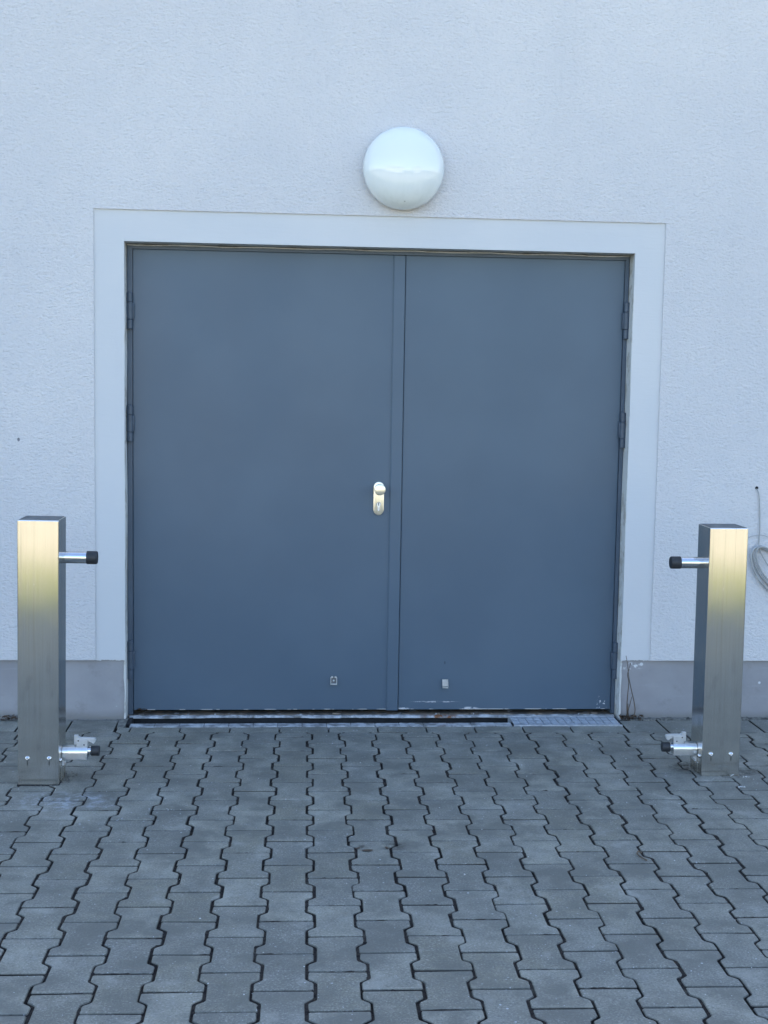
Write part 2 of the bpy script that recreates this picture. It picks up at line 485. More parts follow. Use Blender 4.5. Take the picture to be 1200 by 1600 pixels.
verts, faces, tones = [], [], []
def stone(P, seed_bev=0.0034):
    if area(P) < 0.0004: return
    n = len(P)
    cx = sum(p[0] for p in P) / n; cy = sum(p[1] for p in P) / n
    tx, ty = random.gauss(0, 0.005), random.gauss(0, 0.0025)
    dz = random.gauss(0, 0.0005)
    Z = lambda p, z: z + dz + tx * (p[0] - cx) + ty * (p[1] - cy)
    bv = seed_bev * random.uniform(0.8, 1.3)
    rings = [(P, -0.05), (P, -bv * 0.9), (inset(P, bv * 0.45), -bv * 0.28), (inset(P, bv), 0.0)]
    base = len(verts)
    for Q, z in rings:
        for p in Q: verts.append((p[0], p[1], Z(p, z)))
    ta, tb = random.random(), random.random()
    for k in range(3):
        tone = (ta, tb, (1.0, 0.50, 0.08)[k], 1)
        for i in range(n):
            j = (i + 1) % n
            faces.append((base + k * n + i, base + k * n + j, base + (k + 1) * n + j, base + (k + 1) * n + i)); tones.append(tone)
    faces.append(tuple(base + 3 * n + i for i in range(n))); tones.append((ta, tb, 0, 1))

BONE = chamfer(bone(), 0.0035)
coljit = {}
for c in range(-27, 33):
    coljit[c] = random.gauss(0, 0.0006)
    for r in range(-19, 14):
        v0 = PY * (r + (0.5 if c % 2 else 0.0)) + 0.1
        u0 = PX * c + coljit[c] + random.gauss(0, 0.0007)
        wx, wy = L2W(u0, v0)
        if wy > 0.05 or wy < -4.68: continue
        a = random.gauss(0, 0.0045)
        sx = 1 + random.gauss(-0.003, 0.006); sy = 1 + random.gauss(0, 0.0012)
        v0 += random.gauss(0, 0.0006)
        P = []
        for x, y in BONE:
            x2, y2 = x * sx + random.gauss(0, 0.0004), y * sy + random.gauss(0, 0.0003)
            P.append(L2W(u0 + x2 * math.cos(a) - y2 * math.sin(a), v0 + x2 * math.sin(a) + y2 * math.cos(a)))
        if max(p[1] for p in P) > -0.32:
            P = clip(P, lambda p: p[1] - edge_line(p[0]) + 0.002)
            if len(P) < 3: continue
            if max(p[1] for p in P) - min(p[1] for p in P) < 0.02: continue
        # make room for the posts
        stone(P)
# straight edging course: slim blocks before the drain, larger ones beside the door
# earth and sand lying unevenly in the joints
fill = bmesh.new()
def strip(pts, w):
    prev = None
    h = -0.006
    for i, (x, y) in enumerate(pts):
        a = Vector(pts[max(i - 1, 0)]); b = Vector(pts[min(i + 1, len(pts) - 1)])
        t = (b - a).normalized()
        h += random.gauss(0, 0.0016) + 0.25 * (-0.0050 - h)
        hh = min(-0.0018, h)
        cur = [fill.verts.new((x - t.y * w, y + t.x * w, hh + random.gauss(0, 0.0008))), fill.verts.new((x + t.y * w, y - t.x * w, hh + random.gauss(0, 0.0008)))]
        if prev: fill.faces.new((prev[0], prev[1], cur[1], cur[0]))
        prev = cur
GAPX = WW + NW + (PX - WW - NW) / 2
for c in range(-15, 20):
    base = []
    for r in range(-12, 14):
        v0 = PY * (r + (0.5 if c % 2 else 0.0)) + 0.1
        for dx, dv in ((WW, -0.1), (WW, -0.062), (NW, -0.044), (NW, 0.044), (WW, 0.062)): base.append((PX * c + dx + (PX - WW - NW) / 2, v0 + dv))
        # cross joint
        cj = [L2W(PX * c - WW + 0.002 + (2 * WW - 0.004) * k / 12, v0 - 0.1) for k in range(13)]
        if cj[0][1] < -0.22 and cj[0][1] > -4.6: strip(cj, 0.004)
    line = []
    for a, b in zip(base, base[1:]):
        n = max(1, int((Vector(b) - Vector(a)).length / 0.011))
        line += [L2W(a[0] + (b[0] - a[0]) * k / n, a[1] + (b[1] - a[1]) * k / n) for k in range(n)]
    line = [p for p in line if -4.6 < p[1] < -0.215]
    strip(line, 0.006)
tag(obj('joint_fill', fill, M['soil']), kind='structure')
xs = [-0.845 + 0.0] + [-0.79 + 0.2 * k for k in range(11)]
xs = [x for x in xs if x < 1.2] + [1.238]
for a, b in zip(xs, xs[1:]):
    g = 0.0022
    P = [(a + g, edge_line(a) + g), (b - g, edge_line(b) + g), (b - g + 0.002, -0.1215), (a + g + 0.002, -0.1215)]
    stone(chamfer(P, 0.004), 0.003)
x = 1.244
for w in (0.165, 0.2, 0.2, 0.2, 0.2, 0.2, 0.2, 0.2, 0.2, 0.2):
    P = [(x + 0.003, edge_line(x) + 0.003), (x + w - 0.003, edge_line(x + w) + 0.003), (x + w - 0.003, -0.03), (x + 0.003, -0.03)]
    stone(chamfer(P, 0.004), 0.003); x += w
x = -0.851
for w in (0.19, 0.2, 0.2, 0.2, 0.2, 0.2, 0.2, 0.2, 0.2, 0.2, 0.2):
    P = [(x - w + 0.003, edge_line(x - w) + 0.003), (x - 0.003, edge_line(x) + 0.003), (x - 0.003, -0.004), (x - w + 0.003, -0.004)]
    stone(chamfer(P, 0.004), 0.003); x -= w
me = bpy.data.meshes.new('pavement')
me.from_pydata(verts, [], faces)
at = me.attributes.new('tone', 'FLOAT_COLOR', 'FACE')
at.data.foreach_set('color', [c for t in tones for c in t])
me.update()
tag(link('pavement', me, M['paver']), kind='structure')

# ------------------------------------------------------------------ building
BX0, BX1, BY1, BH = -9.0, 9.0, 9.0, 4.25
OL, OR_, OT = -0.828, 1.257, 1.957         # door opening
SL, SR, ST = -0.948, 1.3805, 2.0815         # outer edge of the smooth surround
PLZ = 0.251                                 # top of the plinth
D = 0.085                                   # depth of the door frame behind the wall face
bld = empty('building', (0.2, 0, 0))
tag(bld, 'pale blue-white rendered building wall with grey plinth and double steel door', 'building')
def bobj(name, bm, mat, parent=bld, **k):
    o = obj(name, bm, mat, parent, **k)
    if parent is bld: o.matrix_parent_inverse = bld.matrix_world.inverted() if False else Matrix.Translation((-0.2, 0, 0))
    return o

def quad(bm, *P): return bm.faces.new([bm.verts.new(p) for p in P])

bm = bmesh.new()
# front skin with the recessed surround cut out; its small return edges are real
def rect(x0, x1, z0, z1, y=0.0): quad(bm, (x0, y, z0), (x1, y, z0), (x1, y, z1), (x0, y, z1))
rect(BX0, SL, PLZ, ST); rect(SR, BX1, PLZ, ST); rect(BX0, SL, ST, BH); rect(SL, SR, ST, BH); rect(SR, BX1, ST, BH)
e = 0.03
quad(bm, (SL, 0, PLZ), (SL, e, PLZ), (SL, e, ST), (SL, 0, ST))
quad(bm, (SR, 0, PLZ), (SR, e, PLZ), (SR, e, ST), (SR, 0, ST))
quad(bm, (SL, 0, ST), (SR, 0, ST), (SR, e, ST), (SL, e, ST))
quad(bm, (BX0, 0, PLZ), (SL, 0, PLZ), (SL, e, PLZ), (BX0, e, PLZ))
quad(bm, (SR, 0, PLZ), (BX1, 0, PLZ), (BX1, e, PLZ), (SR, e, PLZ))
# other sides
quad(bm, (BX0, 0, 0), (BX0, BY1, 0), (BX0, BY1, BH), (BX0, 0, BH))
quad(bm, (BX1, 0, 0), (BX1, BY1, 0), (BX1, BY1, BH), (BX1, 0, BH))
quad(bm, (BX0, BY1, 0), (BX1, BY1, 0), (BX1, BY1, BH), (BX0, BY1, BH))
bmesh.ops.remove_doubles(bm, verts=bm.verts, dist=1e-5)
bobj('wall', bm, M['render'])

bm = bmesh.new()
y = 0.007
# smooth surround with an opening, its lower ends slightly ragged
def ragged(x0, x1, z, n=24, amp=0.0016):
    return [(x0 + (x1 - x0) * i / n, z + random.gauss(0, amp)) for i in range(n + 1)]
for x0, x1 in ((SL, OL), (OR_, SR)):
    P = ragged(x0, x1, PLZ - 0.001) + [(x1, ST), (x0, ST)]
    prism(bm, P, y, 0.03, 'y')
P = [(OL, OT), (OR_, OT), (OR_, ST), (OL, ST)]
prism(bm, P, y, 0.03, 'y')
bobj('door_surround', bm, M['smooth'])

bm = bmesh.new()
py = 0.016
for x0, x1 in ((BX0, OL - 0.001), (OR_ + 0.001, BX1)):
    box(bm, x0, x1, py, 0.3, -0.05, PLZ + 0.004)
bobj('plinth', bm, M['plinth'])

# reveals: painted cheeks and soffit of the opening, chipped along the plinth
bm = bmesh.new()
def cheek(xf, sgn):
    n = 70
    zs = [-0.02 + (OT + 0.02) * i / n for i in range(n + 1)]
    pts = []
    for z in zs:
        low = z < PLZ
        out = 0.003 + random.uniform(0, 0.004) if low else 0.0
        inn = 0.0012 * math.sin(z * 9) + (random.uniform(-0.0015, 0.0012) if low else 0.0)
        yf = 0.011 if low else 0.0085
        pts.append((z, out if low else -0.004, inn, yf))
    ring = []
    for z, out, inn, yf in pts:
        ring.append([bm.verts.new((xf - sgn * max(out, 0.0), yf, z)), bm.verts.new((xf + sgn * (inn + 0.001), yf + 0.001, z)), bm.verts.new((xf + sgn * (inn + 0.001), 0.16, z))])
    for a, b in zip(ring, ring[1:]):
        for k in range(2): bm.faces.new((a[k], a[k + 1], b[k + 1], b[k]))
cheek(OL, 1); cheek(OR_, -1)
quad(bm, (OL, 0.0085, OT - 0.001), (OR_, 0.0085, OT - 0.001), (OR_, 0.16, OT - 0.001), (OL, 0.16, OT - 0.001))
# sealant bead under the soffit
bead = [(OL + 0.004 + (OR_ - OL - 0.008) * i / 60, D - 0.004, OT - 0.006 - 0.0012 * math.sin(i * 0.7) - random.uniform(0, 0.001)) for i in range(61)]
tube(bm, bead, 0.0024, 6)
bobj('reveal', bm, M['reveal'])

bm = bmesh.new()
box(bm, BX0 - 0.1, BX1 + 0.1, -0.06, BY1 + 0.1, BH + 0.003, BH + 0.14, 0.01)
bobj('roof', bm, M['roof'])

# steel frame
FO = 0.018
LB = 0.0175                 # underside of the leaves
LT = 1.9365
LXL, LXR = -0.8045, 1.2385   # outer edges of the two leaves
bm = bmesh.new()
fl = [(OL + 0.002, 0.0), (LXL - 0.0006, 0.0), (LXL - 0.0006, LT + 0.0005), (LXR + 0.0006, LT + 0.0005), (LXR + 0.0006, 0.0), (OR_ - 0.002, 0.0), (OR_ - 0.002, OT - 0.004), (OL + 0.002, OT - 0.004)]
prism(bm, fl, D, D + 0.07, 'y', 0.0015)
bobj('door_frame', bm, M['frame'])

# two leaves; the meeting edge of the left one laps over the right
ML, MR = 0.2625, 0.3135
LY = D + 0.007
bm = bmesh.new()
box(bm, LXL + 0.0006, ML + 0.004, LY, LY + 0.05, LB, LT - 0.0012, 0.0025)
left = bobj('door_leaf', bm, M['door'])
left['label'] = 'left steel leaf with lapping strip and knob plate'
bm = bmesh.new()
box(bm, MR + 0.0018, LXR - 0.0006, LY, LY + 0.05, LB, LT - 0.0012, 0.0025)
right = bobj('door_leaf', bm, M['door'])
right['label'] = 'plain right steel leaf with white scrape near its foot'
bm = bmesh.new()
prism(bm, [(ML, LY - 0.002), (ML + 0.006, LY - 0.0075), (MR - 0.002, LY - 0.0075), (MR, LY - 0.0055), (MR, LY + 0.0), (ML, LY + 0.0)], LB - 0.001, LT - 0.004, 'z')
obj('meeting_strip', bm, M['door'], left)

# hinges
def hinge(z0, z1, x, side, parent):
    bm = bmesh.new()
    r = 0.0128
    h = z1 - z0
    yc = D - 0.011
    T = Matrix.Translation((x, yc, z0))
    for a, b in ((0.0, 0.26), (0.266, 0.73), (0.736, 1.0)):
        rr = r if (a, b) != (0.266, 0.73) else r * 1.06
        lathe(bm, [(0, a * h), (rr - 0.0015, a * h), (rr, a * h + 0.0015), (rr, b * h - 0.0015), (rr - 0.0015, b * h), (0, b * h)], 20, T)
    lathe(bm, [(0, h), (0.004, h), (0.004, h + 0.004), (0, h + 0.0045)], 12, T)
    box(bm, min(x, x + side * 0.017), max(x, x + side * 0.017), D - 0.012, D + 0.006, z0 + 0.27 * h, z0 + 0.725 * h, 0.001)
    box(bm, min(x, x - side * 0.010), max(x, x - side * 0.010), D - 0.012, D + 0.006, z0 + 0.005, z0 + h * 0.25, 0.001)
    box(bm, min(x, x - side * 0.010), max(x, x - side * 0.010), D - 0.012, D + 0.006, z0 + 0.75 * h, z1 - 0.005, 0.001)
    obj('hinge', bm, M['hinge'], parent, True, 35)
for z0, z1 in ((1.611, 1.758), (1.151, 1.300), (0.155, 0.318)): hinge(z0, z1, -0.8145, 1, left)
for z0, z1 in ((1.608, 1.760), (1.151, 1.299), (0.157, 0.314)): hinge(z0, z1, 1.2475, -1, right)

# escutcheon with fixed knob and profile cylinder
hx, hz0, hz1, hw = 0.2175, 0.8545, 0.995, 0.0215
def stadium(cx, z0, z1, w, n=14):
    P = []
    for i in range(n + 1):
        a = math.pi * i / n
        P.append((cx + w * math.cos(a), z1 - w + w * math.sin(a)))
    for i in range(n + 1):
        a = math.pi + math.pi * i / n
        P.append((cx + w * math.cos(a), z0 + w + w * math.sin(a)))
    return P
bm = bmesh.new()
prism(bm, stadium(hx, hz0, hz1, hw), LY - 0.011, LY + 0.001, 'y', 0.003)
plate = obj('handle_plate', bm, M['fitting'], left, True, 40)
bm = bmesh.new()
T = Matrix.Translation((hx + 0.001, LY - 0.010, 0.9655)) @ Matrix.Rotation(R(90), 4, 'X')
lathe(bm, [(0.011, 0), (0.011, 0.022), (0.014, 0.028), (0.0220, 0.033), (0.0232, 0.036), (0.0236, 0.050), (0.0228, 0.0535), (0.0205, 0.0548), (0.0, 0.0555)], 40, T)
obj('door_knob', bm, M['fitting'], left, True, 40)
bm = bmesh.new()
kz = 0.900
P = []
for i in range(25):
    a = R(-62) + R(304) * i / 24
    P.append((hx + 0.0085 * math.cos(a), kz + 0.0085 * math.sin(a)))
P += [(hx - 0.005, kz - 0.022)] + [(hx + 0.005 * math.cos(a), kz - 0.023 + 0.005 * math.sin(a)) for a in [R(180 + 20 * k) for k in range(10)]] + [(hx + 0.005, kz - 0.022)]
prism(bm, P, LY - 0.0145, LY - 0.010, 'y', 0.0006)
cyl = obj('lock_cylinder', bm, M['zinc'], left)
bm = bmesh.new()
prism(bm, [(hx - 0.0014, kz - 0.0055), (hx + 0.0014, kz - 0.0055), (hx + 0.0017, kz + 0.003), (hx + 0.0030, kz + 0.0055), (hx - 0.0030, kz + 0.0055), (hx - 0.0017, kz + 0.003)], LY - 0.0152, LY - 0.0144, 'y')
obj('keyhole', bm, M['hole'], left)
# thin shadow gap round the cylinder
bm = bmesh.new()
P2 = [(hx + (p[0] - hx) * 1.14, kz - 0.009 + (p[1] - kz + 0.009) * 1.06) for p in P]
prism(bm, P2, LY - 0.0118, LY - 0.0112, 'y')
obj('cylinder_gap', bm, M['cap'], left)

# catch plates near the foot of the leaves: a little folded frame with a screw, and a closed one
def catch_open(cx, cz, parent):
    w, h, d = 0.0140, 0.0185, 0.016
    bm = bmesh.new()
    y0 = LY - d
    box(bm, cx - w, cx - w + 0.003, y0, LY - 0.0015, cz - h, cz + h * 0.62, 0.0006)
    box(bm, cx + w - 0.003, cx + w, y0, LY - 0.0015, cz - h, cz + h * 0.62, 0.0006)
    box(bm, cx - w + 0.0032, cx + w - 0.0032, y0, LY - 0.0015, cz - h, cz - h + 0.0045, 0.0006)
    for s in (-1, 1):
        prism(bm, [(cx + s * w, cz + h * 0.62), (cx + s * 0.003, cz + h * 0.62), (cx + s * 0.003, cz + h), (cx + s * (w - 0.004), cz + h)][::s], y0, y0 + 0.003, 'y')
    o = obj('catch_plate', bm, M['zinc'], parent)
    bm = bmesh.new()
    box(bm, cx - w + 0.0032, cx + w - 0.0032, LY - 0.0035, LY - 0.0005, cz - h + 0.0047, cz + h * 0.6)
    obj('catch_back', bm, M['cap'], parent)
    bm = bmesh.new()
    lathe(bm, [(0.0042, 0), (0.0042, 0.0025), (0.003, 0.004), (0, 0.0044)], 14, Matrix.Translation((cx, LY - 0.0036, cz - 0.002)) @ Matrix.Rotation(R(90), 4, 'X'))
    obj('screw', bm, M['zinc'], parent, True)
def catch_closed(cx, cz, parent):
    w, h, d = 0.0130, 0.0190, 0.016
    bm = bmesh.new()
    y0 = LY - d
    prism(bm, [(cx - w, cz + h), (cx - w + 0.002, cz - h), (cx - w + 0.005, cz - h), (cx - w + 0.005, cz - h * 0.55), (cx + w - 0.001, cz - h * 0.55), (cx + w - 0.001, cz + h)], y0, y0 + 0.002, 'y', 0.0004)
    prism(bm, [(cx - w + 0.002, cz - h), (cx + w, cz - h), (cx + w, cz - h + 0.0055), (cx - w + 0.0052, cz - h + 0.0055), (cx - w + 0.0052, cz - h)], y0 - 0.001, LY - 0.0015, 'y')
    prism(bm, [(cx + w - 0.0008, cz + h), (cx + w + 0.0014, cz - h + 0.006), (cx + w - 0.0008, cz - h + 0.006)], y0 + 0.001, LY - 0.0015, 'y')
    obj('catch_plate', bm, M['zinc'], parent)
catch_open(0.0385, 0.1475, left)
catch_closed(0.5145, 0.1335, right)

# sill under the leaves
bm = bmesh.new()
box(bm, OL + 0.004, OR_ - 0.004, 0.0668, D + 0.07, -0.03, -0.0015, 0.001)
for k in range(26):                                            # crumbs of loose rust and dirt under the leaves
    x = random.uniform(OL + 0.03, OR_ - 0.03); w = random.uniform(0.006, 0.03)
    box(bm, x, x + w, 0.072 + random.uniform(0, 0.01), 0.09, -0.0014, random.uniform(0.001, 0.006), 0.0008)
bobj('sill', bm, M['sill'])
bm = bmesh.new()
n = 160
top, bot = [], []
w1 = [random.random() for _ in range(40)]
def wob(x):
    k = (x + 2) * 9; i = int(k); f = k - i; f = f * f * (3 - 2 * f)
    return w1[i % 40] * (1 - f) + w1[(i + 1) % 40] * f
rows = []
for i in range(n + 1):
    x = OL + 0.012 + (OR_ - OL - 0.024) * i / n
    yf = 0.036 + 0.018 * wob(x) ** 1.5 + random.gauss(0, 0.0012)
    yb = 0.0655 + random.gauss(0, 0.0010)
    rows.append([bm.verts.new((x, yb, -0.012)), bm.verts.new((x, yb, 0.0005 + random.gauss(0, 0.0007))), bm.verts.new((x, 0.061, 0.003 + random.gauss(0, 0.0010))),
                 bm.verts.new((x, yf + 0.005, 0.001 + random.gauss(0, 0.0010))), bm.verts.new((x, yf, -0.005)), bm.verts.new((x, yf + 0.010, -0.009))])
for a, b in zip(rows, rows[1:]):
    for k in range(5): bm.faces.new((a[k], a[k + 1], b[k + 1], b[k]))
bobj('mortar_edge', bm, M['mortar'])

# ------------------------------------------------------------------ drain
dr = empty('drain_channel', (0.2, -0.04, 0))
tag(dr, 'long open drain slot with pale metal lip along the door foot', 'drain')
DX0, DX1 = -0.803, 1.242
def dobj(name, bm, mat):
    o = obj(name, bm, mat, dr)
    o.matrix_parent_inverse = Matrix.Translation((-0.2, 0.04, 0))
    return o
bm = bmesh.new()
box(bm, DX0, DX1, -0.10, 0.066, -0.13, -0.115)
box(bm, DX0, DX1, 0.052, 0.066, -0.1145, -0.0075)
box(bm, DX0, DX1, -0.085, -0.068, -0.114, -0.002)
box(bm, DX0 - 0.012, DX0 + 0.004, -0.067, 0.0515, -0.114, -0.001)
box(bm, DX1 + 0.0, DX1 + 0.005, -0.067, 0.0515, -0.114, -0.003)
dobj('trough', bm, M['trough'])
bm = bmesh.new()
P = [(-0.846, -0.122), (-0.8165, -0.1215), (-0.8165, 0.028), (-0.826, 0.03), (-0.852, -0.01)]
prism(bm, P, -0.03, 0.0008, 'z')
dobj('mortar_patch', bm, M['grit'])
bm = bmesh.new()
x = DX0 + 0.006
while x < 0.77:                                                # lip made of short lengths with fine slots
    w = min(0.0985, 0.775 - x)
    box(bm, x, x + w, -0.1165, -0.0655, -0.03, 0.0012 + random.uniform(-0.0006, 0.0006), 0.0012, 1)
    x += w + 0.0018
dobj('lip', bm, M['mortar'])

gr = empty('drain_grate', (1.0, -0.04, 0))
tag(gr, 'galvanised mesh grate covering right end of the drain slot', 'grate')
bm = bmesh.new()
gx0, gx1, gy0, gy1 = 0.781, 1.240, -0.117, 0.034
nx, ny = 14, 3
for i in range(nx):
    for k in range(ny):
        a = gx0 + 0.004 + (gx1 - gx0 - 0.008) * i / nx; b = gx0 + 0.004 + (gx1 - gx0 - 0.008) * (i + 1) / nx
        c = gy0 + 0.005 + (gy1 - gy0 - 0.010) * k / ny; d_ = gy0 + 0.005 + (gy1 - gy0 - 0.010) * (k + 1) / ny
        dz = random.gauss(0, 0.0003)
        box(bm, a + 0.0013, b - 0.0013, c + 0.0025, d_ - 0.0025, -0.004 + dz, 0.0025 + dz, 0.0012, 1)
o = obj('mesh_panel', bm, M['galv'], gr); o.matrix_parent_inverse = Matrix.Translation((-1.0, 0.04, 0))
bm = bmesh.new()
for k in range(7):
    xx = gx0 + 0.03 + (gx1 - gx0 - 0.06) * k / 6
    box(bm, xx - 0.002, xx + 0.002, gy0 + 0.004, gy1 - 0.004, -0.024, -0.0045)
o = obj('bearing_bars', bm, M['galv'], gr); o.matrix_parent_inverse = Matrix.Translation((-1.0, 0.04, 0))
bm = bmesh.new()
box(bm, gx0, gx1, gy0, gy0 + 0.003, -0.024, 0.0040); box(bm, gx0, gx1, gy1 - 0.003, gy1, -0.024, 0.0040)
o = obj('rim', bm, M['galv'], gr); o.matrix_parent_inverse = Matrix.Translation((-1.0, 0.04, 0))

# ------------------------------------------------------------------ lamp
lamp = empty('wall_lamp', (0.2885, -0.001, 2.268))
tag(lamp, 'round white opal lamp on the wall above the door', 'lamp')
bm = bmesh.new()
T = Matrix.Translation((0, 0, 0)) @ Matrix.Rotation(R(90), 4, 'X')
lathe(bm, [(0, 0), (0.148, 0), (0.150, 0.002), (0.150, 0.020), (0.148, 0.022), (0, 0.022)], 64, T)
obj('lamp_base', bm, M['white_alu'], lamp, True, 40)
bm = bmesh.new()
prof = [(0.150, 0.014), (0.158, 0.013), (0.1625, 0.018), (0.1640, 0.026)]
for k in range(1, 29):
    a = math.pi / 2 * k / 28
    prof.append((0.1640 * math.cos(a) ** 0.92 if k < 28 else 0.0, 0.026 + 0.098 * math.sin(a)))
lathe(bm, prof, 96, T)
obj('globe', bm, M['globe'], lamp, True)

# ------------------------------------------------------------------ bollards
def make_bollard():
    """square steel post; origin at the middle of its foot; arms on local +x"""
    W, H = 0.0700, 0.924
    b = empty('bollard', (0, 0, 0))
    bm = bmesh.new()
    box(bm, -W, W, -W, W, -0.03, H, 0.0035, 3)
    obj('post', bm, M['steel'], b)
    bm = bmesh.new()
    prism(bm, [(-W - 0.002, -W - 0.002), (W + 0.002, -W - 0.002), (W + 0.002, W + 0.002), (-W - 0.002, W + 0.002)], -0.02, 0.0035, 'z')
    obj('contact_shadow_ring', bm, M['hole'], b)  # added dark ring standing in for the contact shadow round the post foot
    bm = bmesh.new()
    box(bm, -W + 0.0045, W - 0.0045, -W + 0.0045, W - 0.0045, H - 0.004, H + 0.0012, 0.0008)
    obj('cap', bm, M['cap'], b)
    # upper buffer: chromed tube and rubber cup
    T = Matrix.Translation((W - 0.002, 0.003, 0.789)) @ Matrix.Rotation(R(90), 4, 'Y')
    bm = bmesh.new()
    lathe(bm, [(0.0, 0), (0.0214, 0), (0.0214, 0.088), (0, 0.088)], 36, T)
    arm = obj('buffer_arm', bm, M['chrome'], b, True, 40)
    bm = bmesh.new()
    T2 = Matrix.Translation((W + 0.083, 0.003, 0.789)) @ Matrix.Rotation(R(90), 4, 'Y')
    lathe(bm, [(0.0212, 0), (0.0224, 0.0), (0.0228, 0.002), (0.0228, 0.031), (0.0220, 0.0345), (0.0205, 0.0362), (0.015, 0.0367), (0, 0.0367)], 36, T2)
    obj('rubber_tip', bm, M['rubber'], arm, True, 40)
    # lower door catch: cast body on a foot, spring rod with rubber tip, latch lever between cheeks
    yc, zc = 0.004, 0.099
    bm = bmesh.new()
    P = [(yc + 0.0225 * math.cos(a), zc + 0.0235 * math.sin(a)) for a in [R(180 - 10 * k) for k in range(19)]]
    P = P + [(yc + 0.0225, zc - 0.0215), (yc - 0.0225, zc - 0.0215)]
    prism(bm, P, W + 0.001, W + 0.089, 'x', 0.0018)
    body = obj('door_catch', bm, M['alu'], b, True, 40)
    bm = bmesh.new()
    box(bm, W + 0.0008, W + 0.010, yc - 0.018, yc + 0.018, 0.055, 0.0772, 0.001)
    lathe(bm, [(0.0045, 0), (0.0045, 0.003), (0, 0.004)], 12, Matrix.Translation((W + 0.010, yc - 0.006, 0.066)) @ Matrix.Rotation(R(90), 4, 'Y'))
    obj('mounting_foot', bm, M['white_alu'], body)
    T = Matrix.Translation((W + 0.0885, yc, 0.104)) @ Matrix.Rotation(R(90), 4, 'Y')
    bm = bmesh.new()
    lathe(bm, [(0, 0), (0.0145, 0), (0.0145, 0.014), (0, 0.014)], 28, T)
    obj('spring_rod', bm, M['chrome'], body, True, 40)
    T = Matrix.Translation((W + 0.0995, yc, 0.104)) @ Matrix.Rotation(R(90), 4, 'Y')
    bm = bmesh.new()
    lathe(bm, [(0.0146, 0), (0.0172, 0), (0.0180, 0.002), (0.0180, 0.025), (0.0170, 0.0285), (0.0, 0.029)], 30, T)
    obj('rubber_tip', bm, M['rubber'], body, True, 40)
    for s in (-1, 1):
        bm = bmesh.new()
        y0 = yc + s * 0.0115
        prism(bm, [(W + 0.050, 0.1145), (W + 0.0885, 0.1145), (W + 0.0885, 0.1465), (W + 0.053, 0.1465), (W + 0.050, 0.1435)], y0 - 0.0016, y0 + 0.0016, 'y', 0.0005)
        obj('cheek_plate', bm, M['white_alu'], body)
    for px, pz in ((W + 0.0565, 0.1425), (W + 0.0765, 0.128)):
        bm = bmesh.new()
        lathe(bm, [(0, -0.001), (0.0026, -0.001), (0.0026, 0.0267), (0, 0.0267)], 12, Matrix.Translation((px, yc + 0.0133, pz)) @ Matrix.Rotation(R(90), 4, 'X'))
        obj('pivot_pin', bm, M['hole'], body)
    bm = bmesh.new()
    # lever: upright tab, bar, and rounded hook turned down in front of the rod
    P = [(W + 0.041, 0.127), (W + 0.049, 0.127), (W + 0.049, 0.139), (W + 0.093, 0.139), (W + 0.100, 0.138), (W + 0.106, 0.131), (W + 0.110, 0.131),
         (W + 0.114, 0.137), (W + 0.1165, 0.144), (W + 0.114, 0.149), (W + 0.107, 0.1505), (W + 0.062, 0.1498), (W + 0.055, 0.152), (W + 0.0535, 0.160), (W + 0.041, 0.160)]
    prism(bm, P, yc - 0.0085, yc + 0.0085, 'y', 0.0010)
    obj('latch_lever', bm, M['white_alu'], body)
    # button-head bolts on the front face and one on the arm side
    def bolt(mat):
        bm = bmesh.new()
        lathe(bm, [(0, 0), (0.0080, 0), (0.0082, 0.0012), (0.0075, 0.0035), (0.0058, 0.0052), (0.0036, 0.0060)], 24, mat)
        lathe(bm, [(0.0036, 0.0060), (0.0034, 0.0030), (0, 0.0028)], 6, mat)
        obj('bolt', bm, M['chrome'], b, True, 50)
    for px in (-0.0365, 0.0375):
        bolt(Matrix.Translation((px, -W - 0.0002, 0.096)) @ Matrix.Rotation(R(90), 4, 'X'))
    bolt(Matrix.Translation((W + 0.0002, -0.040, 0.082)) @ Matrix.Rotation(R(90), 4, 'Y'))
    # fixing plate showing low on the arm side
    bm = bmesh.new()
    box(bm, W + 0.0004, W + 0.0035, -0.030, 0.048, -0.012, 0.0545, 0.0008)
    box(bm, W + 0.0036, W + 0.0052, -0.010, -0.006, -0.012, 0.0540)
    box(bm, W + 0.0036, W + 0.0052, 0.022, 0.026, -0.012, 0.0540)
    obj('fixing_plate', bm, M['steel'], b)
    return b
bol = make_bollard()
tag(bol, 'brushed steel square bollard left of the door, its arms pointing right', 'bollard', 'steel door-stop bollards in front of the door')
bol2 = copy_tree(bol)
tag(bol2, 'brushed steel square bollard right of the door, its arms pointing left, before the cable coil', 'bollard', 'steel door-stop bollards in front of the door')
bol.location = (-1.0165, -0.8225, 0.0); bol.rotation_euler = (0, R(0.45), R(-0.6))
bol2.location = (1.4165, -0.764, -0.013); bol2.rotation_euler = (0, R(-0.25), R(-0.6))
# the right post is the mirrored make: its own mirrored meshes
def mirror_tree(o):
    for ch in o.children:
        ch.data = ch.data.copy()
        for v in ch.data.vertices: v.co.x = -v.co.x
        ch.data.flip_normals()
        mirror_tree(ch)
mirror_tree(bol2)
for ch in bol2.children:
    if ch.name.startswith('post'): ch.data.materials[0] = M['steel_worn']

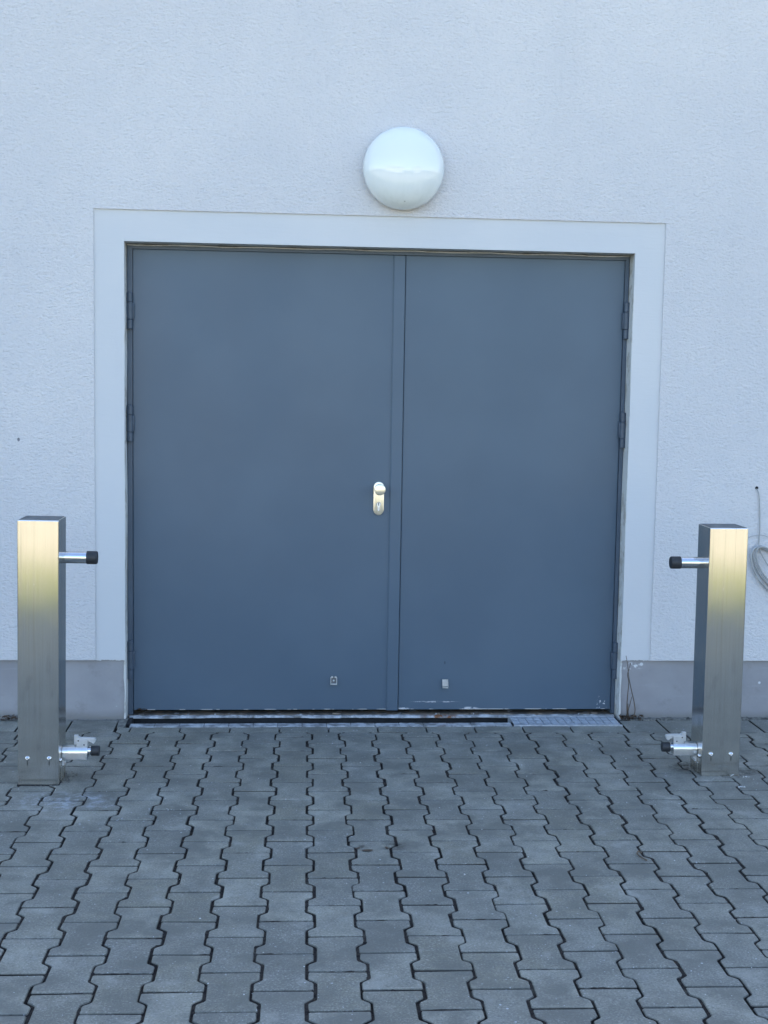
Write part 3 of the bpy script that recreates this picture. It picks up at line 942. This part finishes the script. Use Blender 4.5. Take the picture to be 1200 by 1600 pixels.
# ------------------------------------------------------------------ cable coil on the wall
cb = empty('cable', (1.81, -0.004, 0.991))
tag(cb, 'loose grey cable coil hanging from a small hole in the wall', 'cable')
cx, cz = 1.884, 0.648
bm = bmesh.new()
pts = [(1.811, 0.004, 0.990), (1.812, -0.006, 0.985), (1.820, -0.007, 0.962), (1.826, -0.006, 0.90), (1.829, -0.008, 0.82), (1.829, -0.010, 0.745), (1.843, -0.016, 0.705), (1.875, -0.02, 0.655)]
tube(bm, spline(pts), 0.0025, 8)
for k, (a, b, dx, dz) in enumerate(((0.118, 0.050, 0, 0), (0.124, 0.056, -0.004, -0.010), (0.112, 0.046, 0.006, 0.004))):
    P = []
    for i in range(49):
        t = 2 * math.pi * i / 48 + k
        u, v = a * math.cos(t), b * math.sin(t)
        # long axis leans from upper left to lower right
        P.append((cx + dx + u * 0.60 + v * 0.80, -0.010 - 0.006 * k - 0.004 * math.sin(2 * t + k), cz + dz - u * 0.80 + v * 0.60))
    tube(bm, P, 0.0046 if k < 2 else 0.0038, 8)
tube(bm, spline([(1.775, -0.005, 0.775), (1.797, -0.006, 0.788), (1.835, -0.007, 0.793), (1.868, -0.007, 0.784), (1.905, -0.006, 0.752), (1.93, -0.007, 0.70)]), 0.0011, 6)
o = obj('sheath', bm, M['cable'], cb, True); o.matrix_parent_inverse = Matrix.Translation((-1.81, 0.004, -0.991))
bm = bmesh.new()
lathe(bm, [(0.0065, 0), (0.0068, 0.0035), (0.0, 0.004)], 14, Matrix.Translation((1.811, 0.001, 0.993)) @ Matrix.Rotation(R(90), 4, 'X'))
o = obj('wall_hole', bm, M['hole'], cb); o.matrix_parent_inverse = Matrix.Translation((-1.81, 0.004, -0.991))

# ------------------------------------------------------------------ dead stems, leaves, grit
pl = empty('dry_plant', (1.29, -0.01, 0))
tag(pl, 'bare brown stems of a dead plant at right foot of the door opening', 'plant')
for P in ([(1.300, -0.015, -0.005), (1.316, -0.02, 0.03), (1.312, -0.02, 0.075), (1.298, -0.018, 0.13), (1.286, -0.016, 0.185), (1.280, -0.014, 0.235), (1.272, -0.012, 0.275)],
          [(1.288, -0.02, -0.005), (1.281, -0.022, 0.05), (1.283, -0.02, 0.11), (1.285, -0.022, 0.16), (1.279, -0.02, 0.195), (1.284, -0.02, 0.215), (1.292, -0.016, 0.245)],
          [(1.296, -0.012, -0.005), (1.287, -0.02, 0.035), (1.294, -0.022, 0.07), (1.301, -0.02, 0.10)],
          [(1.277, -0.01, -0.005), (1.284, -0.018, 0.03), (1.286, -0.02, 0.07)]):
    bm = bmesh.new()
    S = spline(P, 6)
    tube(bm, S, [0.0024 - 0.0012 * i / len(S) for i in range(len(S))], 6)
    o = obj('stem', bm, M['twig'], pl, True); o.matrix_parent_inverse = Matrix.Translation((-1.29, 0.01, 0))

def leaf_mesh(bm, c, s, rz, tilt, curl=0.3):
    """one small curled leaf with a little thickness"""
    m = Matrix.Translation(c) @ Matrix.Rotation(rz, 4, 'Z') @ Matrix.Rotation(tilt, 4, 'X')
    n = 6
    up = []
    for i in range(n + 1):
        u = -1 + 2 * i / n
        w = 0.42 * (1 - u * u) ** 0.7 + 0.02
        up.append([m @ Vector((u * s, k * w * s, curl * s * (u * u + 0.8 * k * k * w) + 0.001)) for k in (-1, 0, 1)])
    for dz in (0, -0.0008):
        V = [[bm.verts.new(p + Vector((0, 0, dz))) for p in r] for r in up]
        for a, b in zip(V, V[1:]):
            for k in range(2): bm.faces.new((a[k], a[k + 1], b[k + 1], b[k]))

bm = bmesh.new()
for k in range(70):
    t = random.random()
    leaf_mesh(bm, (1.255 + 0.10 * random.random() ** 1.4, -0.030 + 0.030 * random.random(), 0.002 + 0.014 * random.random()), random.uniform(0.004, 0.011), random.uniform(0, 6.3), random.uniform(-0.6, 0.6))
tag(obj('leaf_litter', bm, M['leaf']), 'brown leaf crumbs heaped round the dead stems', 'leaf litter', kind='stuff')

bm = bmesh.new()
for k in range(46):
    leaf_mesh(bm, (-1.29 + random.gauss(0, 0.026), -0.012 + random.gauss(0, 0.007), 0.004 + 0.016 * random.random()), random.uniform(0.004, 0.010), random.uniform(0, 6.3), random.uniform(-0.6, 0.6))
tag(obj('leaf_litter', bm, M['leaf']), 'dark leaf crumbs at the plinth left of the left bollard', 'leaf litter', kind='stuff')

def pebbles(bm, n, fx, fy, smin, smax, z=0.0):
    for _ in range(n):
        r = random.uniform(smin, smax)
        c = Vector((fx(), fy(), z + r * 0.25))
        res = bmesh.ops.create_icosphere(bm, subdivisions=1, radius=r)
        q = Matrix.Rotation(random.uniform(0, 6.3), 3, 'Z')
        sx, sy, sz = random.uniform(0.7, 1.4), random.uniform(0.7, 1.2), random.uniform(0.45, 0.8)
        for v in res['verts']:
            v.co = q @ Vector((v.co.x * sx * random.uniform(0.85, 1.1), v.co.y * sy, v.co.z * sz)) + c
bm = bmesh.new()
pebbles(bm, 900, lambda: random.uniform(1.30, 2.2), lambda: -0.030 + 0.046 * random.random() ** 1.2, 0.0015, 0.0065, -0.002)
pebbles(bm, 160, lambda: random.uniform(-1.9, -0.83), lambda: 0.002 + 0.012 * random.random(), 0.001, 0.0035, -0.002)
tag(obj('grit', bm, M['grit']), 'sandy grit collected along the foot of the plinth', 'grit', kind='stuff')
bm = bmesh.new()
for c, rx, ry, n in (((1.352, -0.735), 0.022, 0.06, 150), ((1.500, -0.80), 0.025, 0.05, 130), ((1.45, -0.842), 0.05, 0.006, 60), ((-0.93, -0.81), 0.018, 0.06, 90), ((-1.0, -0.90), 0.08, 0.004, 40)):
    pebbles(bm, n, lambda: random.gauss(c[0], rx * 0.6), lambda: random.gauss(c[1], ry * 0.6), 0.0012, 0.0045, -0.001)
tag(obj('grit', bm, M['grit']), 'dark crumbs of earth round the feet of the two bollards', 'grit', kind='stuff')
bm = bmesh.new()
pebbles(bm, 150, lambda: random.uniform(-1.4, 1.9), lambda: random.uniform(-2.8, -0.25), 0.0010, 0.0026)
tag(obj('pale_grit', bm, M['pebble']), 'scattered tiny pale stones on the grey pavers', 'grit', kind='stuff')

# pale splinter and mortar crumb beside the right post
bm = bmesh.new()
tube(bm, [(1.452, -0.842, 0.004), (1.478, -0.826, 0.010), (1.492, -0.80, 0.006)], [0.0016, 0.002, 0.001], 6)
tag(obj('wood_splinter', bm, M['pebble']), 'pale splinter leaning at the foot of the right bollard', 'splinter')
for (lx, ly, s), lab in zip(((1.452, -0.965, 0.011), (1.515, -0.845, 0.009)), ('white mortar crumb lying in front of the right bollard', 'white mortar crumb lying to the right of the right bollard')):
    bm = bmesh.new()
    for q in range(4):
        pebbles(bm, 1, lambda: lx + random.gauss(0, s * 0.7), lambda: ly + random.gauss(0, s * 0.4), s * 0.35, s * 0.55, 0.0)
    tag(obj('mortar_crumb', bm, M['pebble']), lab, 'crumb', 'mortar crumbs by the right bollard')

# single fallen bits on the paving
bm = bmesh.new()
tube(bm, spline([(0.912, -1.672, 0.003), (0.902, -1.650, 0.004), (0.897, -1.62, 0.004), (0.905, -1.600, 0.004), (0.914, -1.606, 0.003)], 5), 0.0022, 6)
tag(obj('curled_twig', bm, M['twig']), 'small dark curled twig lying alone on a paver right of centre', 'twig')
for (lx, ly, s, rz), lab in zip(((0.055, -1.545, 0.009, 0.5), (0.084, -1.565, 0.017, 0.0), (0.144, -1.545, 0.010, 2.0)),
        ('dark leaf scrap on a central paver, leftmost of three', 'broad dark leaf scrap between two smaller ones on a central paver', 'dark leaf scrap on a central paver, rightmost of three beside the joint')):
    bm = bmesh.new(); leaf_mesh(bm, (lx, ly, 0.002), s, rz, 0.0, 0.08)
    tag(obj('leaf_scrap', bm, M['leaf']), lab, 'leaf', 'leaf scraps in the middle of the paving')
bm = bmesh.new()
for k in range(14):
    leaf_mesh(bm, (-0.775 + random.gauss(0, 0.012), 0.088 + random.gauss(0, 0.002), 0.012 + 0.012 * random.random()), random.uniform(0.005, 0.010), random.uniform(0, 6.3), random.uniform(-0.9, 0.9))
tag(obj('leaf_litter', bm, M['leaf']), 'brown leaf crumbs in the lower left corner of the door', 'leaf litter', kind='stuff')

# ------------------------------------------------------------------ across the yard (seen mirrored in the lamp and the posts)
def house(name, label, loc, w, d, h, roof_h, gable_x, nwin):
    r = empty(name, loc)
    tag(r, label, 'house')
    bm = bmesh.new()
    box(bm, -w / 2, w / 2, -d / 2, d / 2, -0.05, h)
    obj('wall', bm, M['house'], r)
    bm = bmesh.new()
    if gable_x: prism(bm, [(-w / 2 - 0.3, h + 0.01), (w / 2 + 0.3, h + 0.01), (0, h + roof_h)], -d / 2 - 0.3, d / 2 + 0.3, 'y')
    else: prism(bm, [(-d / 2 - 0.3, h + 0.01), (d / 2 + 0.3, h + 0.01), (0, h + roof_h)], -w / 2 - 0.3, w / 2 + 0.3, 'x')
    obj('roof', bm, M['tile'], r)
    for s in range(int(h // 2.7)):
        for k in range(nwin):
            x = -w / 2 + w * (k + 0.5) / nwin
            bm = bmesh.new()
            box(bm, x - 0.6, x + 0.6, d / 2 - 0.05, d / 2 + 0.03, 1.0 + 2.7 * s, 2.3 + 2.7 * s)
            obj('window', bm, M['glass'], r)
house('long_house', 'long white house mirrored left of centre in the lamp globe', (-13, -52, 0), 30, 10, 6.2, 2.0, False, 9)
house('gabled_house', 'smaller white house mirrored right of centre in the lamp globe', (19, -47, 0), 11, 10, 5.6, 3.0, True, 3)

bm = bmesh.new()
for k in range(60):
    x = -110 + 220 * k / 59 + random.uniform(-2, 2)
    h = random.uniform(3, 6)
    res = bmesh.ops.create_icosphere(bm, subdivisions=2, radius=1)
    yy = -78 + random.uniform(-6, 6)
    for v in res['verts']:
        j = random.uniform(0.8, 1.15)
        v.co = Vector((x + v.co.x * 3.4 * j, yy + v.co.y * 3 * j, h * 0.5 + v.co.z * h * 0.55 * j))
tag(obj('far_wood', bm, M['wood']), 'far dark wood beyond the houses, mirrored in the lamp', 'wood', kind='stuff')

# ------------------------------------------------------------------ light, sky, camera
SUN_EL, SUN_AZ = 42.0, 14.0          # sun behind the building; azimuth from +y towards +x
w = bpy.data.worlds.new('World'); scene.world = w
w.use_nodes = True
nt = w.node_tree
sky = nt.nodes.new('ShaderNodeTexSky')
sky.sky_type = 'NISHITA'; sky.sun_disc = False
sky.sun_elevation = R(SUN_EL); sky.sun_rotation = R(SUN_AZ)
sky.air_density = 1.0; sky.dust_density = 1.0; sky.ozone_density = 1.0
nt.links.new(sky.outputs[0], nt.nodes['Background'].inputs[0])
nt.nodes['Background'].inputs[1].default_value = 0.12
sl = bpy.data.lights.new('sun', 'SUN')
sl.energy = 2.7; sl.angle = R(0.5); sl.color = (1.0, 0.93, 0.82)
so = bpy.data.objects.new('sun', sl); COL.objects.link(so)
d = Vector((math.sin(R(SUN_AZ)) * math.cos(R(SUN_EL)), math.cos(R(SUN_AZ)) * math.cos(R(SUN_EL)), math.sin(R(SUN_EL))))
so.rotation_euler = d.to_track_quat('Z', 'Y').to_euler()
so.location = d * 30

yaw, pitch, roll = -0.0749999716, -0.0968402283, 0.0165452314
cy_, sy_ = math.cos(yaw), math.sin(yaw); cb_, sb_ = math.cos(pitch), math.sin(pitch); cr, sr = math.cos(roll), math.sin(roll)
f = Vector((-sy_ * cb_, cy_ * cb_, sb_)); r0 = Vector((cy_, sy_, 0)); u0 = r0.cross(f)
rr = cr * r0 + sr * u0; uu = -sr * r0 + cr * u0
cam = bpy.data.cameras.new('camera')
co = bpy.data.objects.new('camera', cam); COL.objects.link(co)
co.matrix_world = Matrix(((rr.x, uu.x, -f.x, -0.17110712), (rr.y, uu.y, -f.y, -5.39713584), (rr.z, uu.z, -f.z, 1.40168746), (0, 0, 0, 1)))
cam.sensor_fit = 'HORIZONTAL'; cam.sensor_width = 36; cam.lens = 36 * 2050.79 / 1200
cam.clip_start = 0.05; cam.clip_end = 1500
scene.camera = co
vs_ = scene.view_settings
vs_.view_transform = 'Standard'; vs_.look = 'None'; vs_.gamma = 1.0; vs_.use_curve_mapping = False
vs_.exposure = 2.2
scene.cycles.use_denoising = True
scene.cycles.max_bounces = 8
